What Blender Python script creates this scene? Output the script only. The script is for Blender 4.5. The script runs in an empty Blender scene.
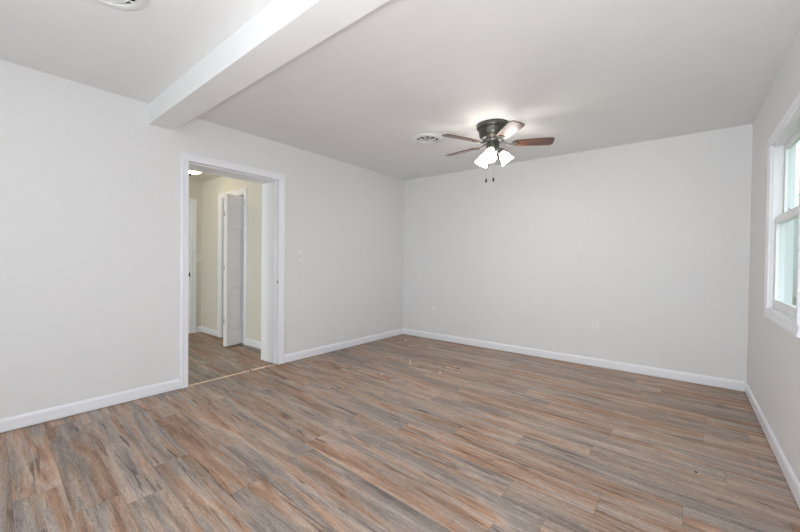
import bpy, bmesh, math, random
from mathutils import Vector, Matrix
random.seed(7)
C = bpy.context.scene.collection
PI = math.pi

# ------------------------------------------------------------------ camera
CX, CZ = 3.514, 1.1593
yaw, pitch, roll, fpx = 0.667576, -0.013224, 0.011559, 361.86
# (solved from the photograph's wall, ceiling and floor lines)
fw = Vector((-math.sin(yaw)*math.cos(pitch), math.cos(yaw)*math.cos(pitch), math.sin(pitch)))
r0 = Vector((math.cos(yaw), math.sin(yaw), 0)); u0 = r0.cross(fw)
rr = r0*math.cos(roll) + u0*math.sin(roll); uu = u0*math.cos(roll) - r0*math.sin(roll)
cam_d = bpy.data.cameras.new('camera'); cam = bpy.data.objects.new('camera', cam_d); C.objects.link(cam)
CX, FAR, W, CZ = 3.51411, 4.55246, 3.97206, 1.15932
M4 = Matrix((rr, uu, -fw)).transposed().to_4x4(); M4.translation = Vector((CX, 0, CZ))
cam.matrix_world = M4
cam_d.sensor_width = 36; cam_d.lens = fpx*36/800; cam_d.clip_start = 0.05; cam_d.clip_end = 300
bpy.context.scene.camera = cam

# ------------------------------------------------------------------ colour management, sky, daylight, added fill lamps
vs = bpy.context.scene.view_settings
vs.view_transform = 'Standard'; vs.look = 'None'; vs.gamma = 1; vs.use_curve_mapping = False
vs.exposure = 0.36
wd = bpy.data.worlds.new('sky'); bpy.context.scene.world = wd; wd.use_nodes = True
bg = wd.node_tree.nodes['Background']
bg.inputs['Color'].default_value = (0.86, 0.93, 1.0, 1); bg.inputs['Strength'].default_value = 2.1
def area(name, loc, rot, sx, sy, power, col):
    l = bpy.data.lights.new(name, 'AREA'); l.shape = 'RECTANGLE'; l.size = sx; l.size_y = sy
    l.energy = power; l.color = col
    o = bpy.data.objects.new(name, l); C.objects.link(o); o.location = loc; o.rotation_euler = rot
    return o
DAY = (0.93, 0.96, 1.0)
HALL_Y = -1.6
REAR = -3.2          # wall behind the camera
H = 2.44
# lamps for daylight from unseen rear windows; side lamp added to brighten right wall
area('rear_window_daylight', (2.65, REAR-0.22, 1.35), (PI/2, 0, 0), 1.9, 1.3, 22, DAY)
area('rear_window_daylight', (0.95, REAR-0.22, 1.35), (PI/2, 0, 0), 1.3, 1.3, 6, DAY)
area('side_fill_lamp', (-0.2, -2.4, 1.35), (PI/2, 0, -PI/2), 1.0, 1.3, 15, DAY)
# added fill lamp, unseen, beside the camera, aimed down the room at its ceiling
def aim(o, d): o.rotation_euler = Vector(d).to_track_quat('-Z', 'Y').to_euler()
aim(area('room_fill_lamp', (3.5, -0.32, 0.95), (0, 0, 0), 0.5, 0.4, 38, (0.98, 0.98, 1.0)), (-0.30, 0.66, 0.60))
# daylight from the window at the open end of the hall
area('hall_window_daylight', (-0.9, HALL_Y-0.2, 1.3), (PI/2, 0, 0), 0.8, 1.2, 40, (1.0, 0.97, 0.93))

# ------------------------------------------------------------------ materials
def mat(name, col=(0.8,0.8,0.8), rough=0.5, metal=0.0, coat=0.0, emit=None, estr=0, spec=0.5):
    m = bpy.data.materials.new(name); m.use_nodes = True
    b = m.node_tree.nodes['Principled BSDF']
    b.inputs['Base Color'].default_value = (*col, 1); b.inputs['Roughness'].default_value = rough
    b.inputs['Metallic'].default_value = metal; b.inputs['Coat Weight'].default_value = coat
    b.inputs['Coat Roughness'].default_value = 0.12
    b.inputs['Specular IOR Level'].default_value = spec
    if emit: b.inputs['Emission Color'].default_value = (*emit, 1); b.inputs['Emission Strength'].default_value = estr
    return m
def nd(m, t, **kw):
    n = m.node_tree.nodes.new(t)
    for k, v in kw.items(): setattr(n, k, v)
    return n
def lk(m, a, b): m.node_tree.links.new(a, b)
def bumpy(m, scale, strength, dist=0.002, var=0.0, detail=3):
    b = m.node_tree.nodes['Principled BSDF']; tc = nd(m, 'ShaderNodeTexCoord')
    n = nd(m, 'ShaderNodeTexNoise'); n.inputs['Scale'].default_value = scale; n.inputs['Detail'].default_value = detail
    bp = nd(m, 'ShaderNodeBump'); bp.inputs['Strength'].default_value = strength; bp.inputs['Distance'].default_value = dist
    lk(m, tc.outputs['Object'], n.inputs['Vector']); lk(m, n.outputs['Fac'], bp.inputs['Height']); lk(m, bp.outputs['Normal'], b.inputs['Normal'])
    if var:
        c = b.inputs['Base Color'].default_value[:3]
        n2 = nd(m, 'ShaderNodeTexNoise'); n2.inputs['Scale'].default_value = scale*0.12
        lk(m, tc.outputs['Object'], n2.inputs['Vector'])
        r = nd(m, 'ShaderNodeValToRGB'); r.color_ramp.elements[0].position = .3; r.color_ramp.elements[1].position = .7
        r.color_ramp.elements[0].color = (*[x*(1-var) for x in c], 1); r.color_ramp.elements[1].color = (*[min(1, x*(1+var)) for x in c], 1)
        lk(m, n2.outputs['Fac'], r.inputs['Fac']); lk(m, r.outputs['Color'], b.inputs['Base Color'])
    return m
WALL = bumpy(mat('wall_paint', (0.79, 0.79, 0.798), 0.6, spec=0.3), 180, 0.12, 0.001, 0.008)
CEIL = bumpy(mat('ceiling_paint', (0.845, 0.845, 0.85), 0.7, spec=0.25), 60, 0.25, 0.002, 0.01)
HALLW = bumpy(mat('hall_wall_paint', (0.75, 0.72, 0.66), 0.6, spec=0.3), 180, 0.1, 0.001, 0.01)
TRIM = bumpy(mat('trim_gloss_white', (0.88, 0.89, 0.94), 0.3), 40, 0.05, 0.0005)
VINYL = bumpy(mat('window_vinyl_white', (0.86, 0.87, 0.89), 0.3), 40, 0.03, 0.0005)
DOORW = bumpy(mat('door_satin_white', (0.85, 0.855, 0.87), 0.4), 90, 0.06, 0.0005)
PLATE = bumpy(mat('plastic_plate', (0.84, 0.84, 0.84), 0.35), 60, 0.02, 0.0005)
SLOT = bumpy(mat('plastic_slot_shadow', (0.12, 0.12, 0.12), 0.5), 60, 0.02, 0.0005)
BLACK = bumpy(mat('black_metal', (0.012, 0.012, 0.013), 0.4, 0.6), 60, 0.05, 0.0005)
VENTW = bumpy(mat('vent_enamel', (0.82, 0.82, 0.80), 0.35), 60, 0.03, 0.0005)
DUCT = bumpy(mat('duct_dark', (0.012, 0.012, 0.012), 0.8), 30, 0.1, 0.001)
PEWTER = bumpy(mat('fan_pewter', (0.11, 0.11, 0.095), 0.32, 0.85), 40, 0.05, 0.0005, 0.15)
NICKEL = bumpy(mat('fan_nickel', (0.42, 0.41, 0.39), 0.28, 1.0), 40, 0.05, 0.0005, 0.1)
THRESH = bumpy(mat('threshold_oak', (0.85, 0.68, 0.52), 0.5), 60, 0.2, 0.0005, 0.15)
CRUMB = bumpy(mat('crumb_pale', (0.9, 0.85, 0.75), 0.8), 400, 0.3, 0.0005, 0.1)
DARKBIT = bumpy(mat('crumb_dark', (0.02, 0.018, 0.016), 0.7), 400, 0.3, 0.0005)
EXTW = bumpy(mat('neighbour_siding', (0.40, 0.46, 0.43), 0.7), 10, 0.2, 0.002, 0.06)
EXTT = bumpy(mat('neighbour_fascia', (0.85, 0.87, 0.88), 0.5), 10, 0.05, 0.002)
GRASS = bumpy(mat('lawn', (0.10, 0.17, 0.05), 0.9), 25, 0.8, 0.02, 0.3)

SHADE = mat('frosted_lamp_glass', (0.95, 0.94, 0.9), 0.35, emit=(1.0, 0.95, 0.87), estr=15)
BULB = mat('lit_bulb', (0.95, 0.94, 0.9), 0.4, emit=(1.0, 0.95, 0.88), estr=210)
bumpy(BULB, 40, 0.02, 0.0005)
bumpy(SHADE, 40, 0.05, 0.0005)
DOME = mat('frosted_dome_glass', (0.95, 0.94, 0.9), 0.35, emit=(1.0, 0.82, 0.52), estr=8)
bumpy(DOME, 40, 0.05, 0.0005)

def glass_mat():
    m = bpy.data.materials.new('window_glass'); m.use_nodes = True; nt = m.node_tree; nt.nodes.clear()
    out = nd(m, 'ShaderNodeOutputMaterial'); mix = nd(m, 'ShaderNodeMixShader'); fr = nd(m, 'ShaderNodeFresnel'); fr.inputs['IOR'].default_value = 1.45
    tr = nd(m, 'ShaderNodeBsdfTransparent'); tr.inputs['Color'].default_value = (0.89, 0.935, 0.925, 1)
    gl = nd(m, 'ShaderNodeBsdfGlossy'); gl.inputs['Roughness'].default_value = 0.01
    ge = nd(m, 'ShaderNodeNewGeometry'); k_ = nd(m, 'ShaderNodeMath', operation='MULTIPLY_ADD'); k_.inputs[1].default_value = -1; k_.inputs[2].default_value = 1
    lk(m, ge.outputs['Backfacing'], k_.inputs[0]); k2 = nd(m, 'ShaderNodeMath', operation='MULTIPLY'); lk(m, k_.outputs[0], k2.inputs[0]); lk(m, fr.outputs['Fac'], k2.inputs[1])
    lk(m, k2.outputs[0], mix.inputs['Fac']); lk(m, tr.outputs[0], mix.inputs[1]); lk(m, gl.outputs[0], mix.inputs[2]); lk(m, mix.outputs[0], out.inputs['Surface'])
    return m
GLASS = glass_mat()

def mnode(m, op, a, b=None, c=None):
    n = nd(m, 'ShaderNodeMath', operation=op)
    for i, v in enumerate((a, b, c)):
        if v is None: continue
        if isinstance(v, (int, float)): n.inputs[i].default_value = v
        else: lk(m, v, n.inputs[i])
    return n.outputs[0]
def mixc(m, fac, a, b, mode='MIX'):
    n = nd(m, 'ShaderNodeMix', data_type='RGBA', blend_type=mode)
    if isinstance(fac, float): n.inputs['Factor'].default_value = fac
    else: lk(m, fac, n.inputs['Factor'])
    for s, v in (('A', a), ('B', b)):
        sock = [i for i in n.inputs if i.name == s and i.type == 'RGBA'][0]
        if isinstance(v, tuple): sock.default_value = (*v, 1)
        else: lk(m, v, sock)
    return [o for o in n.outputs if o.type == 'RGBA'][0]
def ramp(m, fac, stops):
    r = nd(m, 'ShaderNodeValToRGB'); e = r.color_ramp.elements
    while len(e) < len(stops): e.new(0.5)
    for el, (p, c) in zip(e, stops): el.position = p; el.color = (*c, 1) if isinstance(c, tuple) else (c, c, c, 1)
    lk(m, fac, r.inputs['Fac']); return r.outputs['Color']
def smooth01(m, v, lo, hi):
    n = nd(m, 'ShaderNodeMapRange', interpolation_type='SMOOTHSTEP'); lk(m, v, n.inputs['Value'])
    n.inputs['From Min'].default_value = lo; n.inputs['From Max'].default_value = hi
    return n.outputs['Result']
def floor_mat(name, k=1.0, warm=0.0):
    PW, PL = 0.178, 1.22
    m = mat(name, rough=0.42, spec=0.32); b = m.node_tree.nodes['Principled BSDF']
    tc = nd(m, 'ShaderNodeTexCoord'); sp = nd(m, 'ShaderNodeSeparateXYZ'); lk(m, tc.outputs['Object'], sp.inputs[0])
    x, y = sp.outputs['X'], sp.outputs['Y']
    v = mnode(m, 'ADD', y, mnode(m, 'MULTIPLY', x, 0.055))            # the boards lie a few degrees off square
    vr = mnode(m, 'DIVIDE', mnode(m, 'SUBTRACT', v, 0.083), PW)
    row = mnode(m, 'FLOOR', vr); fv = mnode(m, 'FRACT', vr)
    wn = nd(m, 'ShaderNodeTexWhiteNoise', noise_dimensions='1D'); lk(m, row, wn.inputs['W'])
    ur = mnode(m, 'ADD', mnode(m, 'DIVIDE', x, PL), wn.outputs['Value'])
    colx = mnode(m, 'FLOOR', ur); fu = mnode(m, 'FRACT', ur)
    pid = nd(m, 'ShaderNodeCombineXYZ'); lk(m, row, pid.inputs[0]); lk(m, colx, pid.inputs[1])
    w2 = nd(m, 'ShaderNodeTexWhiteNoise', noise_dimensions='2D'); lk(m, pid.outputs[0], w2.inputs['Vector'])
    rs = nd(m, 'ShaderNodeSeparateColor'); lk(m, w2.outputs['Color'], rs.inputs[0])
    ra, rb, rc = rs.outputs
    def tex(sx, sy, scale, detail, rough, dist=0.0, off=37.0):
        cv = nd(m, 'ShaderNodeCombineXYZ')
        lk(m, mnode(m, 'ADD', mnode(m, 'MULTIPLY', x, sx), mnode(m, 'MULTIPLY', ra, off)), cv.inputs[0])
        lk(m, mnode(m, 'ADD', mnode(m, 'MULTIPLY', v, sy), mnode(m, 'MULTIPLY', rb, off)), cv.inputs[1])
        lk(m, mnode(m, 'MULTIPLY', rc, off), cv.inputs[2])
        n = nd(m, 'ShaderNodeTexNoise'); n.inputs['Scale'].default_value = scale; n.inputs['Detail'].default_value = detail
        n.inputs['Roughness'].default_value = rough; n.inputs['Distortion'].default_value = dist
        lk(m, cv.outputs[0], n.inputs['Vector']); return n.outputs['Fac']
    big = tex(0.9, 11.0, 1.1, 3.5, 0.6, 0.9)
    hue = tex(0.85, 9.5, 1.0, 3.5, 0.6, 1.1, 61.0)
    grain = tex(2.6, 30.0, 2.0, 8.0, 0.74, 1.6, 23.0)
    fine = tex(12.0, 95.0, 3.0, 5.0, 0.75, 1.4, 11.0)
    streak = tex(2.4, 42.0, 1.0, 3.0, 0.6, 0.9, 71.0)
    fleck = tex(14.0, 70.0, 1.6, 4.0, 0.8, 2.5, 17.0)
    patch = tex(1.6, 7.0, 1.3, 2.0, 0.5, 0.6, 43.0)
    def k3(c): return (c[0]*k*(1+warm), c[1]*k, c[2]*k*(1-warm))
    huev = mnode(m, 'ADD', hue, mnode(m, 'MULTIPLY', mnode(m, 'SUBTRACT', rc, 0.5), 0.10))
    base = ramp(m, huev, [(0.32, k3((0.205, 0.172, 0.158))), (0.43, k3((0.285, 0.236, 0.208))), (0.51, k3((0.320, 0.238, 0.188))),
                          (0.60, k3((0.300, 0.185, 0.125))), (0.72, k3((0.205, 0.118, 0.078)))])
    lvl = mnode(m, 'ADD', big, mnode(m, 'MULTIPLY', mnode(m, 'SUBTRACT', rb, 0.5), 0.10))
    light = ramp(m, lvl, [(0.30, 0.60), (0.45, 0.90), (0.57, 1.10), (0.72, 1.34)])
    base = mixc(m, 1.0, base, light, 'MULTIPLY')
    gr = ramp(m, grain, [(0.30, 0.42), (0.40, 0.80), (0.50, 1.0), (0.62, 1.18), (0.74, 1.35)])
    base = mixc(m, 0.85, base, gr, 'MULTIPLY')
    base = mixc(m, 0.8, base, ramp(m, fine, [(0.32, 0.55), (0.44, 0.9), (0.54, 1.05), (0.66, 1.5)]), 'MULTIPLY')
    # dark open grain in places, pale limed flecks in others
    dk = mnode(m, 'MULTIPLY', smooth01(m, mnode(m, 'SUBTRACT', 1.0, streak), 0.545, 0.64), smooth01(m, patch, 0.40, 0.62))
    base = mixc(m, dk, base, mixc(m, 1.0, base, (0.42, 0.38, 0.37), 'MULTIPLY'))
    lt = mnode(m, 'MULTIPLY', smooth01(m, fleck, 0.54, 0.66), mnode(m, 'SUBTRACT', 0.62, mnode(m, 'MULTIPLY', smooth01(m, patch, 0.40, 0.62), 0.35)))
    base = mixc(m, lt, base, k3((0.44, 0.39, 0.37)))
    df = mnode(m, 'MULTIPLY', smooth01(m, mnode(m, 'SUBTRACT', 1.0, fleck), 0.55, 0.66), 0.5)
    base = mixc(m, df, base, k3((0.13, 0.095, 0.08)))
    # board seams
    ev = mnode(m, 'MULTIPLY', mnode(m, 'MINIMUM', fv, mnode(m, 'SUBTRACT', 1.0, fv)), PW)
    eu = mnode(m, 'MULTIPLY', mnode(m, 'MINIMUM', fu, mnode(m, 'SUBTRACT', 1.0, fu)), PL)
    ed = mnode(m, 'MINIMUM', ev, eu)
    seam = smooth01(m, ed, 0.0003, 0.0020)
    sm = ramp(m, seam, [(0.0, 0.62), (1.0, 1.0)])
    base = mixc(m, 1.0, base, sm, 'MULTIPLY')
    lk(m, base, b.inputs['Base Color'])
    hgt = mnode(m, 'ADD', mnode(m, 'MULTIPLY', seam, 1.0), mnode(m, 'MULTIPLY', fine, 0.35))
    bp = nd(m, 'ShaderNodeBump'); bp.inputs['Strength'].default_value = 0.35; bp.inputs['Distance'].default_value = 0.0012
    lk(m, hgt, bp.inputs['Height']); lk(m, bp.outputs['Normal'], b.inputs['Normal'])
    rg = nd(m, 'ShaderNodeMapRange'); lk(m, grain, rg.inputs['Value']); rg.inputs['To Min'].default_value = 0.42; rg.inputs['To Max'].default_value = 0.60
    lk(m, rg.outputs['Result'], b.inputs['Roughness'])
    return m
FLOOR = floor_mat('vinyl_plank_floor', 1.36)

def blade_mat():
    m = mat('walnut_blade', (0.1, 0.04, 0.02), 0.3, coat=0.5); b = m.node_tree.nodes['Principled BSDF']
    b.inputs['Coat Roughness'].default_value = 0.36
    tc = nd(m, 'ShaderNodeTexCoord'); mp = nd(m, 'ShaderNodeMapping'); mp.inputs['Scale'].default_value = (3, 45, 20)
    n = nd(m, 'ShaderNodeTexNoise'); n.inputs['Scale'].default_value = 2.1; n.inputs['Detail'].default_value = 5; n.inputs['Distortion'].default_value = 0.8
    lk(m, tc.outputs['Object'], mp.inputs['Vector']); lk(m, mp.outputs[0], n.inputs['Vector'])
    lk(m, ramp(m, n.outputs['Fac'], [(0.34, (0.018, 0.008, 0.006)), (0.5, (0.085, 0.026, 0.010)), (0.66, (0.26, 0.085, 0.026))]), b.inputs['Base Color'])
    return m
BLADE = blade_mat()
def roof_mat():
    m = mat('neighbour_shingles', (0.4, 0.34, 0.33), 0.85); b = m.node_tree.nodes['Principled BSDF']
    tc = nd(m, 'ShaderNodeTexCoord'); n = nd(m, 'ShaderNodeTexBrick'); n.inputs['Scale'].default_value = 2.5
    n.inputs['Color1'].default_value = (0.50, 0.44, 0.43, 1); n.inputs['Color2'].default_value = (0.38, 0.31, 0.30, 1); n.inputs['Mortar'].default_value = (0.25, 0.23, 0.23, 1)
    lk(m, tc.outputs['Object'], n.inputs['Vector']); lk(m, n.outputs['Color'], b.inputs['Base Color'])
    return m
ROOF = roof_mat()

# ------------------------------------------------------------------ mesh helpers
def bx(bm, x0, x1, y0, y1, z0, z1):
    vv = [bm.verts.new((x, y, z)) for x in (x0, x1) for y in (y0, y1) for z in (z0, z1)]
    for f in ((0,1,3,2), (4,6,7,5), (0,4,5,1), (2,3,7,6), (0,2,6,4), (1,5,7,3)): bm.faces.new([vv[i] for i in f])
    return vv
def lathe(bm, prof, n=48, M=None, a0=0.0, a1=2*PI):
    full = abs(a1-a0-2*PI) < 1e-6; cnt = n if full else n+1; rings = []
    for r, z in prof:
        if r < 1e-6: p = Vector((0, 0, z)); rings.append([bm.verts.new(M @ p if M else p)])
        else:
            rg = []
            for i in range(cnt):
                a = a0+(a1-a0)*i/n; p = Vector((r*math.cos(a), r*math.sin(a), z)); rg.append(bm.verts.new(M @ p if M else p))
            rings.append(rg)
    for A, B in zip(rings, rings[1:]):
        for i in range(n):
            j = (i+1) % cnt if full else i+1
            if len(A) == 1 and len(B) == 1: continue
            if len(A) == 1: bm.faces.new((A[0], B[i], B[j]))
            elif len(B) == 1: bm.faces.new((A[i], B[0], A[j]))
            else: bm.faces.new((A[i], B[i], B[j], A[j]))
def tube(bm, pts, rad, n=10, cap=True):
    pts = [Vector(p) for p in pts]; rings = []
    if not hasattr(rad, '__len__'): rad = [rad]*len(pts)
    for i, p in enumerate(pts):
        t = (pts[min(i+1, len(pts)-1)]-pts[max(i-1, 0)]).normalized()
        a = Vector((0, 0, 1)) if abs(t.z) < 0.9 else Vector((1, 0, 0))
        s = t.cross(a).normalized(); q = t.cross(s)
        rings.append([bm.verts.new(p+s*rad[i]*math.cos(2*PI*k/n)+q*rad[i]*math.sin(2*PI*k/n)) for k in range(n)])
    for A, B in zip(rings, rings[1:]):
        for k in range(n): bm.faces.new((A[k], A[(k+1) % n], B[(k+1) % n], B[k]))
    if cap: bm.faces.new(rings[0]); bm.faces.new(rings[-1])
def prism(bm, prof, axis, a, b, off=(0, 0, 0)):
    """extrude a closed 2D profile [(p,q)] along axis 'x' (p=y,q=z) or 'y' (p=x,q=z) or 'z' (p=x,q=y)"""
    def P(p, q, t):
        return {'x': (t, p, q), 'y': (p, t, q), 'z': (p, q, t)}[axis]
    A = [bm.verts.new(Vector(P(p, q, a))+Vector(off)) for p, q in prof]; B = [bm.verts.new(Vector(P(p, q, b))+Vector(off)) for p, q in prof]
    n = len(prof)
    for i in range(n): bm.faces.new((A[i], A[(i+1) % n], B[(i+1) % n], B[i]))
    bm.faces.new(A); bm.faces.new(B)
def obj(name, bm, m, parent=None, smooth=False, bevel=0.0, seg=2):
    bmesh.ops.recalc_face_normals(bm, faces=bm.faces)
    me = bpy.data.meshes.new(name); bm.to_mesh(me); bm.free()
    me.materials.append(m)
    o = bpy.data.objects.new(name, me); C.objects.link(o)
    if parent: o.parent = parent
    if smooth:
        for p in me.polygons: p.use_smooth = True
        e = o.modifiers.new('split', 'EDGE_SPLIT'); e.split_angle = math.radians(38)
    if bevel:
        bv = o.modifiers.new('bevel', 'BEVEL'); bv.width = bevel; bv.segments = seg; bv.limit_method = 'ANGLE'
    return o
def box(name, m, dims, parent=None, bevel=0.0):
    bm = bmesh.new(); bx(bm, *dims); return obj(name, bm, m, parent, bevel=bevel)
def boxes(name, m, lst, parent=None, bevel=0.0):
    bm = bmesh.new()
    for d in lst: bx(bm, *d)
    return obj(name, bm, m, parent, bevel=bevel)
def st(o): o['kind'] = 'structure'; return o
def sroot(name, loc=(0, 0, 0)):
    o = bpy.data.objects.new(name, None); C.objects.link(o); o.location = loc; o.empty_display_size = 0.1; o['kind'] = 'structure'; return o
def thing(name, label, cat, loc=(0, 0, 0), rotz=0.0, group=None):
    o = bpy.data.objects.new(name, None); C.objects.link(o); o.location = loc; o.rotation_euler = (0, 0, rotz); o.empty_display_size = 0.1
    o['label'] = label; o['category'] = cat
    if group: o['group'] = group
    return o
def tag(o, label, cat, group=None):
    o['label'] = label; o['category'] = cat
    if group: o['group'] = group
    return o
def copy_tree(o, parent=None):
    c = o.copy(); C.objects.link(c)
    if parent: c.parent = parent
    for ch in [k for k in bpy.data.objects if k.parent == o]: copy_tree(ch, c)
    return c

# ------------------------------------------------------------------ room shell
LT = 0.33                                   # the left wall is thick at the passage
HX, HY0, HY1, HH = -2.5, HALL_Y, 2.555, 2.37    # hall end, near and right walls, hall ceiling
DY0, DY1, DZ = 1.372, 2.303, 2.042          # passage opening
st(box('floor', FLOOR, (HX-0.9, W, REAR, FAR, -0.1, 0)))
# the ceiling leaves out the hall, which has its own lower one
st(box('ceiling', CEIL, (-LT, W+0.11, REAR-0.15, FAR+0.15, H, H+0.12)))
SY0, SY1, SZ0, SZ1 = -2.92, -1.88, 0.7, 2.0
st(boxes('wall_left', WALL, [(-LT, 0, REAR, SY0, 0, H), (-LT, 0, SY0, SY1, 0, SZ0), (-LT, 0, SY0, SY1, SZ1, H), (-LT, 0, SY1, DY0-0.012, 0, H), (-LT, 0, DY1+0.012, FAR, 0, H), (-LT, 0, DY0-0.012, DY1+0.012, DZ+0.012, H)]))
st(box('wall_far', WALL, (-LT, W+0.11, FAR, FAR+0.15, 0, H)))
WY0, WY1, WZ0, WZ1 = 2.70, 3.545, 0.862, 1.985   # window opening in the right wall
st(boxes('wall_right', WALL, [(W, W+0.11, WY1, FAR, 0, H), (W, W+0.11, WY0, WY1, 0, WZ0), (W, W+0.11, WY0, WY1, WZ1, H),
    (W, W+0.11, REAR, WY0, 0, H)]))
st(boxes('wall_rear', WALL, [(-LT, 0.3, REAR-0.15, REAR, 0, H), (1.6, 1.7, REAR-0.15, REAR, 0, H), (3.6, W+0.11, REAR-0.15, REAR, 0, H),
    (0.3, 1.6, REAR-0.15, REAR, 0, 0.7), (0.3, 1.6, REAR-0.15, REAR, 2.0, H), (1.7, 3.6, REAR-0.15, REAR, 0, 0.7), (1.7, 3.6, REAR-0.15, REAR, 2.0, H)]))
# ceiling beam, boxed and painted, a touch out of square
bm = bmesh.new()
zb = 2.272
vv = bx(bm, 0, W, 1.068, 1.262, zb, H)
for v_ in vv: v_.co.y -= 0.028*v_.co.x
st(obj('trim_1', bm, CEIL, bevel=0.004))
# baseboards
BH, BT = 0.086, 0.013
bprof = [(0, 0), (BT, 0), (BT, BH-0.02), (BT-0.002, BH-0.012), (BT-0.006, BH-0.004), (0.004, BH), (0, BH)]
def baseboard(name, segs, m=TRIM):
    bm = bmesh.new()
    for (x0, y0, x1, y1, nx, ny) in segs:       # run from p0 to p1, thickness toward (nx,ny)
        A = []; B = []
        for t, z in bprof:
            A.append(bm.verts.new((x0+nx*t, y0+ny*t, z+0.008))); B.append(bm.verts.new((x1+nx*t, y1+ny*t, z+0.008)))
        n = len(bprof)
        for i in range(n): bm.faces.new((A[i], A[(i+1) % n], B[(i+1) % n], B[i]))
        bm.faces.new(A); bm.faces.new(B)
    return st(obj(name, bm, m))
CW = 0.064                                      # casing width
CY0, CY1, CTZ = DY0+0.006-CW, DY1-0.006+CW+0.01, 2.106
baseboard('baseboard_left', [(0, REAR, 0, CY0-0.001, 1, 0), (0, CY1+0.001, 0, FAR, 1, 0)])
baseboard('baseboard_far', [(BT, FAR, W-BT, FAR, 0, -1)])
baseboard('baseboard_right', [(W, REAR, W, FAR, -1, 0)])
baseboard('baseboard_rear', [(BT, REAR, W-BT, REAR, 0, 1)])

# ------------------------------------------------------------------ cased passage in the left wall
def casing_piece(bm, axis, c0, c1, w0, w1, plane, sgn, wall_axis='x', inner_low=True):
    """flat colonial casing: thin inner edge, thick outer edge. axis: running direction; w0 inner, w1 outer coordinate."""
    d = w1-w0
    prof = [(w0, 0), (w0, 0.009), (w0+d*0.12, 0.012), (w0+d*0.55, 0.013), (w0+d*0.68, 0.017), (w0+d*0.93, 0.017), (w1, 0.013), (w1, 0)]
    pr = [bm.verts.new(casing_pt(axis, c, w, plane+sgn*t, wall_axis)) for c in (c0, c1) for w, t in prof]
    n = len(prof)
    for i in range(n): bm.faces.new((pr[i], pr[(i+1) % n], pr[n+(i+1) % n], pr[n+i]))
    bm.faces.new(pr[:n]); bm.faces.new(pr[n:])
def casing_pt(axis, c, w, t, wall_axis):
    if wall_axis == 'x':            # wall plane x = const; runs along y or z
        return (t, c, w) if axis == 'y' else (t, w, c)
    return (c, t, w) if axis == 'x' else (w, t, c)
dr = sroot('door_1', (0, (DY0+DY1)/2, 0)); oy = (DY0+DY1)/2
def rel(lst, ox=0, oy_=0, oz=0): return [(a-ox, b-ox, c-oy_, d-oy_, e-oz, f-oz) for a, b, c, d, e, f in lst]
def shift(bm, ox, oy_, oz=0):
    for v in bm.verts: v.co -= Vector((ox, oy_, oz))
bm = bmesh.new()
casing_piece(bm, 'z', 0.004, DZ-0.004, DY0+0.006, CY0, 0, 1)
shift(bm, 0, oy); obj('casing', bm, TRIM, dr)
bm = bmesh.new(); casing_piece(bm, 'z', 0.004, DZ-0.004, DY1-0.006, CY1, 0, 1); shift(bm, 0, oy); obj('casing', bm, TRIM, dr)
bm = bmesh.new(); casing_piece(bm, 'y', CY0, CY1, DZ-0.004, CTZ, 0, 1); shift(bm, 0, oy); obj('casing', bm, TRIM, dr)
bm = bmesh.new(); casing_piece(bm, 'z', 0.004, DZ-0.004, DY0+0.006, CY0, -LT, -1); casing_piece(bm, 'z', 0.004, DZ-0.004, DY1-0.006, CY1, -LT, -1)
casing_piece(bm, 'y', CY0, CY1, DZ-0.004, CTZ, -LT, -1); shift(bm, 0, oy); obj('hall_casing', bm, TRIM, dr)
obj_j = boxes('jamb', TRIM, rel([(-LT, 0, DY0-0.012, DY0, 0.001, DZ), (-LT, 0, DY1, DY1+0.012, 0.001, DZ), (-LT, 0, DY0-0.012, DY1+0.012, DZ, DZ+0.012)], 0, oy), dr, 0.001)
boxes('door_stop', TRIM, rel([(-LT, -0.062, DY0, DY0+0.012, 0.001, DZ-0.012), (-LT, -0.062, DY1-0.012, DY1, 0.001, DZ-0.012), (-LT, -0.062, DY0, DY1, DZ-0.012, DZ)], 0, oy), dr, 0.0015)
o = boxes('strike_plate', BLACK, rel([(-0.030, -0.016, DY1-0.0015, DY1, 0.900, 0.928)], 0, oy), dr); o['label'] = 'small dark strike plate hole in the jamb'
# threshold strip, worn and broken near one end
bm = bmesh.new()
for y0, y1, dz in ((DY0+0.012, 1.985, 0.004), (2.005, 2.165, 0.009), (2.18, DY1-0.012, 0.0035)):
    prism(bm, [(-0.040, 0), (-0.040, dz*0.5), (-0.035, dz), (-0.021, dz), (-0.016, dz*0.5), (-0.016, 0)], 'y', y0, y1)
tag(obj('threshold_strip', bm, THRESH), 'thin pale wood transition strip on the floor in the passage', 'threshold')

# ------------------------------------------------------------------ hall beyond
st(box('ceiling_hall', HALLW, (HX-0.9, -LT, HY0-0.12, HY1+0.75, HH, HH+0.1)))
KX0, KX1, KZ = -1.845, -1.225, 2.052           # closet opening in the hall's right wall
st(boxes('wall_hall_right', HALLW, [(KX1, -LT, HY1, HY1+0.1, 0, HH), (HX, KX0, HY1, HY1+0.1, 0, HH), (KX0, KX1, HY1, HY1+0.1, KZ, HH)]))
EY0, EY1, EZ = 1.62, 2.40, 2.02                 # door in the hall end wall
st(boxes('wall_hall_end', HALLW, [(HX-0.12, HX, EY1, HY1+0.1, 0, HH), (HX-0.12, HX, HY0, EY0, 0, HH), (HX-0.12, HX, EY0, EY1, EZ, HH)]))
st(boxes('wall_hall_left', HALLW, [(HX-0.12, -1.35, HY0-0.12, HY0, 0, HH), (-0.45, -LT, HY0-0.12, HY0, 0, HH), (-1.35, -0.45, HY0-0.12, HY0, 0, 0.65), (-1.35, -0.45, HY0-0.12, HY0, 1.95, HH)]))
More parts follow.
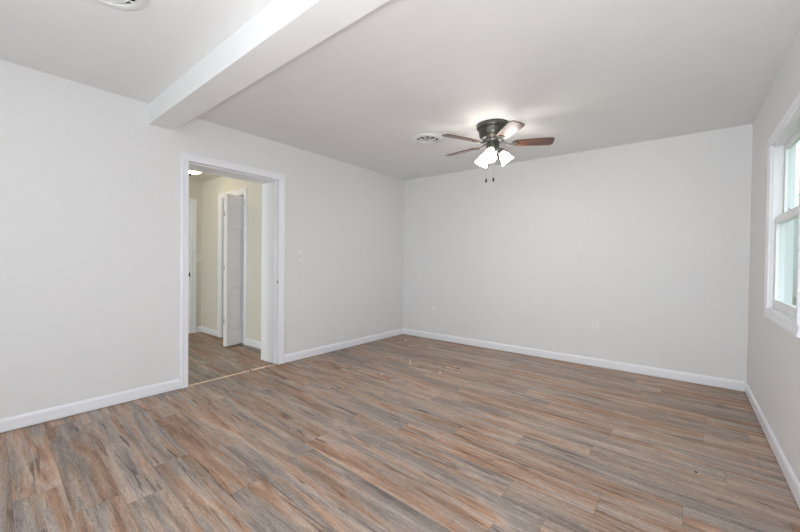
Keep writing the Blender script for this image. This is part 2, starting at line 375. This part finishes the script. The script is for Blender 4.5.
st(boxes('wall_closet', HALLW, [(KX0-0.15, KX1+0.15, HY1+0.65, HY1+0.75, 0, HH), (KX0-0.2, KX0-0.1, HY1+0.1, HY1+0.65, 0, HH), (KX1+0.1, KX1+0.2, HY1+0.1, HY1+0.65, 0, HH)]))
baseboard('baseboard_hall_right', [(-LT-0.018, HY1, KX1+0.092, HY1, 0, -1), (KX0-0.092, HY1, HX+BT, HY1, 0, -1)])
baseboard('baseboard_hall_end', [(HX, EY1+0.085, HX, HY1, 1, 0), (HX, HY0, HX, EY0-0.085, 1, 0)])
# closet casing and bifold door
kx = (KX0+KX1)/2
d2 = sroot('door_2', (kx, HY1, 0))
for a, b in ((KX0, KX0-0.088), (KX1, KX1+0.088)):
    bm = bmesh.new(); casing_piece(bm, 'z', 0.004, KZ, a, b, HY1, -1, 'y'); shift(bm, kx, HY1); obj('casing', bm, TRIM, d2)
bm = bmesh.new(); casing_piece(bm, 'x', KX0-0.088, KX1+0.088, KZ, KZ+0.07, HY1, -1, 'y'); shift(bm, kx, HY1); obj('casing', bm, TRIM, d2)
boxes('jamb', TRIM, rel([(KX0, KX0+0.012, HY1, HY1+0.1, 0.001, KZ), (KX1-0.012, KX1, HY1, HY1+0.1, 0.001, KZ), (KX0, KX1, HY1, HY1+0.1, KZ-0.012, KZ)], kx, HY1), d2)
box('track', NICKEL, rel([(KX0+0.012, KX1-0.012, HY1+0.035, HY1+0.06, KZ-0.03, KZ-0.012)], kx, HY1)[0], d2)
def leaf(px, py, qx, qy, name='door_leaf'):
    """a bifold leaf from p to q with three raised panels on both faces"""
    L = math.hypot(qx-px, qy-py); T = 0.03
    bm = bmesh.new(); z0, z1 = 0.018, 2.012
    panels = [(0.21, 0.79), (1.0, 1.58), (1.70, 1.89)]
    a, b = 0.058, L-0.058
    # stiles and rails around the panels
    bx(bm, 0, a, -T/2, T/2, z0, z1); bx(bm, b, L, -T/2, T/2, z0, z1)
    zz = [z0]+[q for p_ in panels for q in p_]+[z1]
    for i in range(0, len(zz), 2): bx(bm, a, b, -T/2, T/2, zz[i], zz[i+1])
    for p0, p1 in panels:
        bx(bm, a, b, -T/2+0.008, T/2-0.010, p0, p1)
        for s in (-1, 1):
            y0, y1 = s*(T/2-0.010), s*(T/2-0.001)
            c = [(a+0.012, p0+0.012), (b-0.012, p0+0.012), (b-0.012, p1-0.012), (a+0.012, p1-0.012)]
            e = [(a+0.030, p0+0.030), (b-0.030, p0+0.030), (b-0.030, p1-0.030), (a+0.030, p1-0.030)]
            A = [bm.verts.new((x, y0, z)) for x, z in c]; B = [bm.verts.new((x, y1, z)) for x, z in e]
            for i in range(4): bm.faces.new((A[i], A[(i+1) % 4], B[(i+1) % 4], B[i]))
            bm.faces.new(B)
    M = Matrix.Translation((px, py, 0)) @ Matrix.Rotation(math.atan2(qy-py, qx-px), 4, 'Z')
    bmesh.ops.transform(bm, matrix=M, verts=bm.verts); shift(bm, kx, HY1)
    return obj(name, bm, DOORW, d2, bevel=0.001)
leaf(-1.252, 2.590, -1.183, 2.298)
lf = leaf(-1.335, 2.588, -1.218, 2.296)
for z in (0.35, 1.05, 1.75):
    bm = bmesh.new(); lathe(bm, [(0, z-0.03), (0.005, z-0.03), (0.005, z+0.03), (0, z+0.03)], 10); bmesh.ops.translate(bm, vec=(-1.202-kx, 2.284-HY1, 0), verts=bm.verts)
    obj('hinge', bm, NICKEL, d2, True)
# hall end door
ey = (EY0+EY1)/2
d3 = sroot('door_3', (HX, ey, 0))
for a, b in ((EY0+0.005, EY0-0.075), (EY1-0.005, EY1+0.075)):
    bm = bmesh.new(); casing_piece(bm, 'z', 0.004, EZ-0.005, a, b, HX, 1); shift(bm, HX, ey); obj('casing', bm, TRIM, d3)
bm = bmesh.new(); casing_piece(bm, 'y', EY0-0.075, EY1+0.075, EZ-0.005, EZ+0.07, HX, 1); shift(bm, HX, ey); obj('casing', bm, TRIM, d3)
boxes('jamb', TRIM, rel([(HX-0.12, HX, EY0, EY0+0.015, 0.001, EZ), (HX-0.12, HX, EY1-0.015, EY1, 0.001, EZ), (HX-0.12, HX, EY0, EY1, EZ-0.015, EZ)], HX, ey), d3)
box('door_leaf', DOORW, rel([(HX-0.10, HX-0.065, EY0+0.018, EY1-0.018, 0.01, EZ-0.018)], HX, ey)[0], d3, 0.002)
bm = bmesh.new(); M = Matrix.Translation((-0.065, EY1-0.075-ey, 0.93)) @ Matrix.Rotation(PI/2, 4, 'Y')
lathe(bm, [(0, 0), (0.03, 0), (0.03, 0.006), (0.012, 0.012), (0.012, 0.035), (0.024, 0.042), (0.028, 0.055), (0.02, 0.066), (0, 0.069)], 24, M)
obj('door_knob', bm, BLACK, d3, True)
box('strike_plate', BLACK, (-0.035, 0.001, EY1-0.022-ey, EY1-0.0145-ey, 0.885, 0.945), d3)

# ------------------------------------------------------------------ window in the right wall
wy = (WY0+WY1)/2
wn = sroot('window_1', (W, wy, WZ0))
def wobj(name, lst, m, bevel=0.0015, par=wn):
    return boxes(name, m, rel(lst, W, wy, WZ0), par, bevel)
wc = 0.062
for a, b in ((WY0, WY0-wc), (WY1, WY1+wc)):
    bm = bmesh.new(); casing_piece(bm, 'z', WZ0, WZ1, a, b, W, -1); shift(bm, W, wy, WZ0); obj('casing', bm, TRIM, wn)
for a, b in ((WZ0, WZ0-wc), (WZ1, WZ1+wc)):
    bm = bmesh.new(); casing_piece(bm, 'y', WY0-wc, WY1+wc, a, b, W, -1); shift(bm, W, wy, WZ0); obj('casing', bm, TRIM, wn)
T = 0.012
wobj('frame', [(W, W+0.11, WY0, WY0+T, WZ0, WZ1), (W, W+0.11, WY1-T, WY1, WZ0, WZ1), (W, W+0.11, WY0+T, WY1-T, WZ1-T, WZ1), (W, W+0.11, WY0+T, WY1-T, WZ0, WZ0+T),
     # balance channels and inner stops
     (W+0.006, W+0.016, WY1-T-0.008, WY1-T, WZ0+T, WZ1-T), (W+0.006, W+0.016, WY0+T, WY0+T+0.008, WZ0+T, WZ1-T), (W+0.006, W+0.016, WY0+T, WY1-T, WZ1-T-0.008, WZ1-T),
     (W+0.049, W+0.053, WY1-T-0.008, WY1-T, WZ0+T, WZ1-T), (W+0.049, W+0.053, WY0+T, WY0+T+0.008, WZ0+T, WZ1-T)], VINYL)
def sash(name, x0, x1, z0, z1, bot, top):
    y0, y1 = WY0+T+0.001, WY1-T-0.001; s = 0.040
    so = wobj(name, [(x0, x1, y0, y0+s, z0, z1), (x0, x1, y1-s, y1, z0, z1), (x0, x1, y0+s, y1-s, z0, z0+bot), (x0, x1, y0+s, y1-s, z1-top, z1)], VINYL, 0.002)
    xm = (x0+x1)/2
    p = wobj('pane', [(xm-0.003, xm+0.003, y0+s-0.004, y1-s+0.004, z0+bot-0.004, z1-top+0.004)], GLASS, 0, so)
    return so
low = sash('lower_sash', W+0.020, W+0.047, WZ0+T, 1.488, 0.055, 0.048)
upp = sash('upper_sash', W+0.055, W+0.081, 1.452, WZ1-T, 0.042, 0.040)
lock = wobj('sash_lock', [(W+0.024, W+0.045, wy-0.03, wy+0.03, 1.488, 1.498), (W+0.018, W+0.036, wy-0.006, wy+0.012, 1.498, 1.505)], VINYL, 0.002)
# windows behind the camera (frames with a cross bar)
def plain_window(name, along, c0, c1, z0, z1, plane, out):
    r_ = sroot(name)
    s = 0.05; a, b = sorted((plane+out*0.04, plane+out*0.09))
    L = [(c0, c0+s, z0, z1), (c1-s, c1, z0, z1), (c0+s, c1-s, z0, z0+s), (c0+s, c1-s, z1-s, z1), (c0+s, c1-s, (z0+z1)/2-0.02, (z0+z1)/2+0.02)]
    boxes('frame', VINYL, [((p, q, a, b, e, f) if along == 'x' else (a, b, p, q, e, f)) for p, q, e, f in L], r_, 0.002)
    m_ = (a+b)/2; d = (c0+s, c1-s, m_-0.003, m_+0.003, z0+s, z1-s) if along == 'x' else (m_-0.003, m_+0.003, c0+s, c1-s, z0+s, z1-s)
    box('pane', GLASS, d, r_)
plain_window('window_2', 'x', 0.3, 1.6, 0.7, 2.0, REAR, -1)
plain_window('window_3', 'x', 1.7, 3.6, 0.7, 2.0, REAR, -1)
plain_window('window_5', 'x', -1.35, -0.45, 0.65, 1.95, HY0, -1)
plain_window('added_window', 'y', SY0, SY1, SZ0, SZ1, -0.2, -1)  # unseen window added to hold the side fill lamp

# ------------------------------------------------------------------ outside the window
g = st(box('ground', GRASS, (W+0.11, 60, -30, 80, -0.5, -0.45)))
nb = thing('neighbouring_building', 'pale neighbouring house with white fascia, seen through the window', 'building', (8.0, 25, -0.45))
bm = bmesh.new(); bx(bm, 0, 8, -15, 20, 0, 4.45)
for i in range(110): bx(bm, -0.03, 0, -15+i*0.318, -15+i*0.318+0.05, 0, 4.45)
obj('wall', bm, EXTW, nb)
bm = bmesh.new(); bx(bm, -0.35, 0.0, -15.3, 20.3, 4.45, 4.95); obj('fascia', bm, EXTT, nb)
bm = bmesh.new(); prism(bm, [(-0.4, 4.95), (4, 7.4), (8.4, 4.95)], 'y', -15.3, 20.3); obj('roof', bm, ROOF, nb)

# ------------------------------------------------------------------ wall plates
def plate_base(w, h):
    bm = bmesh.new(); d = 0.006
    c = [(-w/2, -h/2), (w/2, -h/2), (w/2, h/2), (-w/2, h/2)]; k = 0.004
    e = [(-w/2+k, -h/2+k), (w/2-k, -h/2+k), (w/2-k, h/2-k), (-w/2+k, h/2-k)]
    A = [bm.verts.new((x, 0, z)) for x, z in c]; B = [bm.verts.new((x, -0.002, z)) for x, z in c]; D = [bm.verts.new((x, -d, z)) for x, z in e]
    for P, Q in ((A, B), (B, D)):
        for i in range(4): bm.faces.new((P[i], P[(i+1) % 4], Q[(i+1) % 4], Q[i]))
    bm.faces.new(D); bm.faces.new(A); return bm
def outlet(label, loc, rotz, group=None):
    t = thing('wall_outlet', label, 'outlet', loc, rotz, group)
    obj('cover_plate', plate_base(0.072, 0.116), PLATE, t, bevel=0.001)
    for s in (-1, 1):
        bm = bmesh.new()
        n = 24; pts = []
        for i in range(n):
            a = 2*PI*i/n; pts.append((max(-0.0145, min(0.0145, 0.0172*math.cos(a))), 0.0172*math.sin(a)*0.82+s*0.0195))
        prism(bm, pts, 'y', -0.0085, -0.005); so = obj('socket', bm, PLATE, t)
        bm = bmesh.new()
        for dx, hh in ((-0.0062, 0.0045), (0.0062, 0.0036)): bx(bm, dx-0.0011, dx+0.0011, -0.0088, -0.008, s*0.0195+0.002-hh, s*0.0195+0.002+hh)
        lathe(bm, [(0, 0.0086), (0.0024, 0.0086), (0.0024, 0.008), (0, 0.008)], 10, Matrix.Translation((0, 0, s*0.0195-0.008)) @ Matrix.Rotation(PI/2, 4, 'X'))
        obj('slots', bm, SLOT, so)
    bm = bmesh.new(); lathe(bm, [(0, 0.0075), (0.0028, 0.007), (0.0032, 0.005), (0, 0.005)], 12, Matrix.Rotation(PI/2, 4, 'X')); obj('screw', bm, NICKEL, t, True)
    return t
def switch(label, loc, rotz, m=PLATE):
    t = thing('light_switch', label, 'light switch', loc, rotz)
    obj('cover_plate', plate_base(0.072, 0.116), m, t, bevel=0.001)
    bm = bmesh.new(); bx(bm, -0.006, 0.006, -0.0068, -0.005, -0.013, 0.013); obj('surround', bm, SLOT, t)
    bm = bmesh.new(); prism(bm, [(-0.006, -0.010), (-0.009, -0.009), (-0.017, 0.006), (-0.015, 0.010), (-0.006, 0.010)], 'x', -0.0042, 0.0042); obj('toggle', bm, m, t, bevel=0.0006)
    for s in (-1, 1):
        bm = bmesh.new(); lathe(bm, [(0, 0.0072), (0.0028, 0.0068), (0.0032, 0.005), (0, 0.005)], 12, Matrix.Translation((0, 0, s*0.03)) @ Matrix.Rotation(PI/2, 4, 'X')); obj('screw', bm, NICKEL, t, True)
    return t
outlet('white duplex outlet on the far wall near the left corner', (0.581, FAR-0.0002, 0.422), 0)
outlet('white duplex outlet on the far wall below and right of the fan', (2.735, FAR-0.0002, 0.455), 0)
switch('white toggle light switch on the wall right of the passage', (0.0002, 2.575, 1.206), PI/2)
switch('small light switch on the end wall of the hall beside its door', (HX+0.0002, 2.512, 1.18), PI/2)

# ------------------------------------------------------------------ ceiling air diffusers
def vent(label, loc, R):
    t = thing('ceiling_vent', label, 'air vent', loc, 0, 'round ceiling air vents'); del t['group']
    bm = bmesh.new(); lathe(bm, [(R, 0), (R, -0.005), (R-0.006, -0.010), (R*0.80, -0.017), (R*0.72, -0.016), (R*0.70, -0.010), (R*0.70, 0)], 64); obj('flange', bm, VENTW, t, True)
    bm = bmesh.new(); lathe(bm, [(0, -0.0005), (R*0.70, -0.0005), (R*0.70, -0.003), (0, -0.003)], 48); obj('duct', bm, DUCT, t)
    for k, (ro, z) in enumerate(((0.56, -0.015), (0.41, -0.020), (0.26, -0.025))):
        ro *= R; ri = ro-R*0.085
        bm = bmesh.new(); lathe(bm, [(ri, z+0.006), (ro, z), (ro, z-0.0018), (ro-0.002, z-0.002), (ri-0.0015, z+0.0045)], 64)
        fs = bm.faces[:]; obj('ring', bm, VENTW, t, True)
    bm = bmesh.new(); lathe(bm, [(0, -0.024), (R*0.12, -0.030), (R*0.14, -0.036), (R*0.12, -0.039), (0, -0.040)], 32); obj('hub', bm, VENTW, t, True)
    bm = bmesh.new()
    for i in range(8):
        a = 2*PI*i/8+0.2; ca, sa = math.cos(a), math.sin(a)
        n_ = Vector((-sa, ca, 0))*0.003
        p0 = Vector((ca, sa, 0))*R*0.10; p1 = Vector((ca, sa, 0))*R*0.71
        q = [p0+Vector((0, 0, -0.026)), p1+Vector((0, 0, -0.011)), p1+Vector((0, 0, -0.004)), p0+Vector((0, 0, -0.016))]
        A = [bm.verts.new(v-n_) for v in q]; B = [bm.verts.new(v+n_) for v in q]
        for j in range(4): bm.faces.new((A[j], A[(j+1) % 4], B[(j+1) % 4], B[j]))
        bm.faces.new(A); bm.faces.new(B)
    obj('ribs', bm, VENTW, t)
    return t
vent('round white air vent on the ceiling left of the fan', (1.384, 3.14, H), 0.155)
vent('round white air vent at the top left, nearest the camera', (1.355, 0.483, H), 0.168)

# ------------------------------------------------------------------ ceiling fan
FX, FY = 2.086, 3.190
fan = thing('ceiling_fan', 'dark pewter flush-mount ceiling fan with walnut blades and three lit glass shades', 'ceiling fan', (FX, FY, H))
bm = bmesh.new()
lathe(bm, [(0, 0), (0.146, 0), (0.150, -0.006), (0.150, -0.030), (0.146, -0.042), (0.134, -0.052), (0.132, -0.060), (0.128, -0.090), (0.120, -0.112), (0.108, -0.125), (0.0, -0.125)], 64)
obj('motor_housing', bm, PEWTER, fan, True)
bm = bmesh.new()
lathe(bm, [(0, -0.124), (0.100, -0.124), (0.106, -0.128), (0.106, -0.134), (0.098, -0.138), (0, -0.138)], 64)
lathe(bm, [(0, -0.152), (0.092, -0.152), (0.098, -0.156), (0.094, -0.163), (0, -0.163)], 64)
for i in range(20):
    a = 2*PI*i/20; M = Matrix.Rotation(a, 4, 'Z')
    vv = bx(bm, 0.082, 0.095, -0.006, 0.006, -0.154, -0.136)
    for v_ in vv: v_.co = M @ v_.co
obj('vented_rotor', bm, NICKEL, fan, True)
bm = bmesh.new(); lathe(bm, [(0, -0.137), (0.078, -0.137), (0.078, -0.153), (0, -0.153)], 40); obj('motor_core', bm, BLACK, fan, True)
bm = bmesh.new()
lathe(bm, [(0, -0.162), (0.058, -0.162), (0.060, -0.168), (0.060, -0.206), (0.057, -0.222), (0.050, -0.232), (0.046, -0.252), (0.034, -0.266), (0.014, -0.274), (0.008, -0.286), (0, -0.288)], 48)
obj('switch_housing', bm, PEWTER, fan, True)
BZ = -0.178                                                     # blade height under the ceiling
for i in range(5):
    a = math.radians(27.5+72*i); Mz = Matrix.Rotation(a, 4, 'Z')
    # bracket: curved arm plus spade plate
    bm = bmesh.new()
    pts = [(0.075, 0, -0.160), (0.10, 0, -0.172), (0.125, 0, -0.186), (0.150, 0, -0.190), (0.175, 0, -0.185)]
    tube(bm, pts, [0.010, 0.009, 0.008, 0.008, 0.009], 10)
    ang = math.radians(-12)
    Mp = Matrix.Translation((0, 0, BZ)) @ Matrix.Rotation(ang, 4, 'X')
    k0 = len(bm.verts)
    out = [(0.165, -0.014), (0.185, -0.030), (0.205, -0.034), (0.222, -0.026), (0.232, -0.010), (0.240, 0), (0.232, 0.010), (0.222, 0.026), (0.205, 0.034), (0.185, 0.030), (0.165, 0.014)]
    nv = []
    A = [bm.verts.new(Mp @ Vector((x, y, -0.0035))) for x, y in out]; B = [bm.verts.new(Mp @ Vector((x, y, -0.0085))) for x, y in out]
    for j in range(len(out)): bm.faces.new((A[j], A[(j+1) % len(out)], B[(j+1) % len(out)], B[j]))
    bm.faces.new(A); bm.faces.new(B)
    for sx, sy in ((0.195, -0.02), (0.195, 0.02), (0.224, 0)):
        lathe(bm, [(0, -0.011), (0.003, -0.0105), (0.004, -0.0085), (0, -0.0085)], 10, Mp @ Matrix.Translation((sx, sy, 0)))
    bmesh.ops.transform(bm, matrix=Mz, verts=bm.verts)
    obj('blade_bracket', bm, PEWTER, fan, True)
    # blade, widening toward a rounded tip
    bm = bmesh.new(); top = []; N = 14
    R0, R1 = 0.172, 0.535
    prof = []
    for j in range(N+1):
        t = j/N; x = R0+(R1-0.035-R0)*t; prof.append((x, 0.046+0.018*math.sin(t*PI/2)))
    hw = prof[-1][1]
    cnr = [(R1-0.035+0.035*math.sin(q), hw-0.035+0.035*math.cos(q)) for q in [PI/2*s/6 for s in range(1, 7)]]
    up = [(R0+0.006, 0.034)] + prof[1:] + cnr
    outl = [(R0, 0.026)] + up + [(x, -y) for x, y in reversed(up)] + [(R0, -0.026)]
    A = [bm.verts.new((x, y, -0.0035)) for x, y in outl]; B = [bm.verts.new((x, y, 0.0035)) for x, y in outl]
    for j in range(len(outl)): bm.faces.new((A[j], A[(j+1) % len(outl)], B[(j+1) % len(outl)], B[j]))
    bm.faces.new(A); bm.faces.new(B)
    bl = obj('blade', bm, BLADE, fan, bevel=0.0012)
    bl.matrix_local = Mz @ Matrix.Translation((0, 0, BZ)) @ Matrix.Rotation(ang, 4, 'X')
for i, d in enumerate((0, 120, 240)):
    a = math.radians(d+43); Mz = Matrix.Rotation(a, 4, 'Z')
    bm = bmesh.new()
    tube(bm, [Mz @ Vector(q) for q in ((0.040, 0, -0.240), (0.056, 0, -0.238), (0.066, 0, -0.240), (0.074, 0, -0.247))], 0.007, 10)
    tilt = math.radians(-38)                                     # the cup and shade lean outward
    Ms = Mz @ Matrix.Translation((0.070, 0, -0.238)) @ Matrix.Rotation(tilt, 4, 'Y')
    lathe(bm, [(0, 0.004), (0.012, 0.003), (0.022, -0.006), (0.025, -0.012), (0.025, -0.028), (0.022, -0.028), (0, -0.026)], 28, Ms)
    obj('lamp_holder', bm, PEWTER, fan, True)
    bm = bmesh.new()
    o_ = [(0.0235, -0.016), (0.028, -0.030), (0.037, -0.044), (0.043, -0.062), (0.047, -0.082), (0.053, -0.104), (0.064, -0.126)]
    inn = [(r_-0.003, z_) for r_, z_ in reversed(o_)]
    lathe(bm, o_+inn, 40, Ms); sh = obj('lamp_shade', bm, SHADE, fan, True)
    bm = bmesh.new()
    lathe(bm, [(0, -0.028), (0.012, -0.030), (0.014, -0.045), (0.024, -0.062), (0.027, -0.076), (0.020, -0.092), (0, -0.100)], 24, Ms); obj('bulb', bm, BULB, sh, True)
def chain(x, y, z0, z1):
    bm = bmesh.new(); z = z0
    tube(bm, [(x, y, z0), (x, y, z1)], 0.0008, 6)
    while z > z1: lathe(bm, [(0, z+0.0016), (0.0016, z), (0, z-0.0016)], 6, Matrix.Translation((x, y, 0))); z -= 0.0045
    c = obj('pull_chain', bm, NICKEL, fan)
    bm = bmesh.new(); lathe(bm, [(0, z1+0.004), (0.004, z1+0.001), (0.0075, z1-0.012), (0.0082, z1-0.026), (0.006, z1-0.036), (0, z1-0.038)], 16, Matrix.Translation((x, y, 0)))
    obj('pull_fob', bm, BLACK, c, True)
chain(-0.046, -0.036, -0.22, -0.500)
chain(0.026, -0.038, -0.24, -0.500)

# ------------------------------------------------------------------ hall dome light
t = thing('ceiling_light', 'lit frosted dome light with dark finial on the hall ceiling', 'ceiling light', (-1.65, 2.045, HH))
bm = bmesh.new(); lathe(bm, [(0, 0), (0.145, 0), (0.15, -0.006), (0.145, -0.020), (0, -0.020)], 48); obj('base', bm, TRIM, t, True)
bm = bmesh.new(); lathe(bm, [(0.143, -0.018), (0.150, -0.028), (0.142, -0.043), (0.115, -0.062), (0.075, -0.076), (0.03, -0.082), (0, -0.083)], 48); obj('glass_dome', bm, DOME, t, True)
bm = bmesh.new(); lathe(bm, [(0, -0.081), (0.016, -0.083), (0.014, -0.092), (0.010, -0.100), (0.012, -0.106), (0.006, -0.113), (0, -0.115)], 20); obj('finial', bm, BLACK, t, True)

# ------------------------------------------------------------------ crumbs on the floor
def crumb(x, y, r, m, label, group=None, name='crumb', squash=0.55):
    bm = bmesh.new(); bmesh.ops.create_icosphere(bm, subdivisions=2, radius=r)
    for v_ in bm.verts: v_.co *= 0.8+0.4*random.random(); v_.co.z = max(v_.co.z*squash, -r*squash*0.7); v_.co.x *= 1.4
    lo = min(v_.co.z for v_ in bm.verts)
    for v_ in bm.verts: v_.co.z -= lo
    o = obj(name, bm, m); o.location = (x, y, 0.0003); o.rotation_euler[2] = random.random()*3
    return tag(o, label, 'debris', group)
for x, y, r in ((0.323, 4.21, 0.011), (0.573, 3.973, 0.007), (0.666, 4.054, 0.006), (1.031, 3.357, 0.007), (1.092, 3.275, 0.009), (1.381, 3.18, 0.007),
                (1.438, 3.16, 0.006), (1.527, 3.214, 0.009), (1.500, 3.422, 0.007), (1.561, 3.403, 0.006), (1.1, 2.786, 0.007), (0.98, 3.43, 0.005)):
    crumb(x, y, r*1.3, CRUMB, 'tiny pale paint crumb lying on the plank floor toward the far left corner', 'pale crumbs on the floor')
crumb(1.592, 3.477, 0.010, DARKBIT, 'tiny dark chip on the floor at the edge of the pale crumbs')
crumb(3.581, 2.604, 0.006, DARKBIT, 'single small black speck alone on the floor at lower right', name='speck')
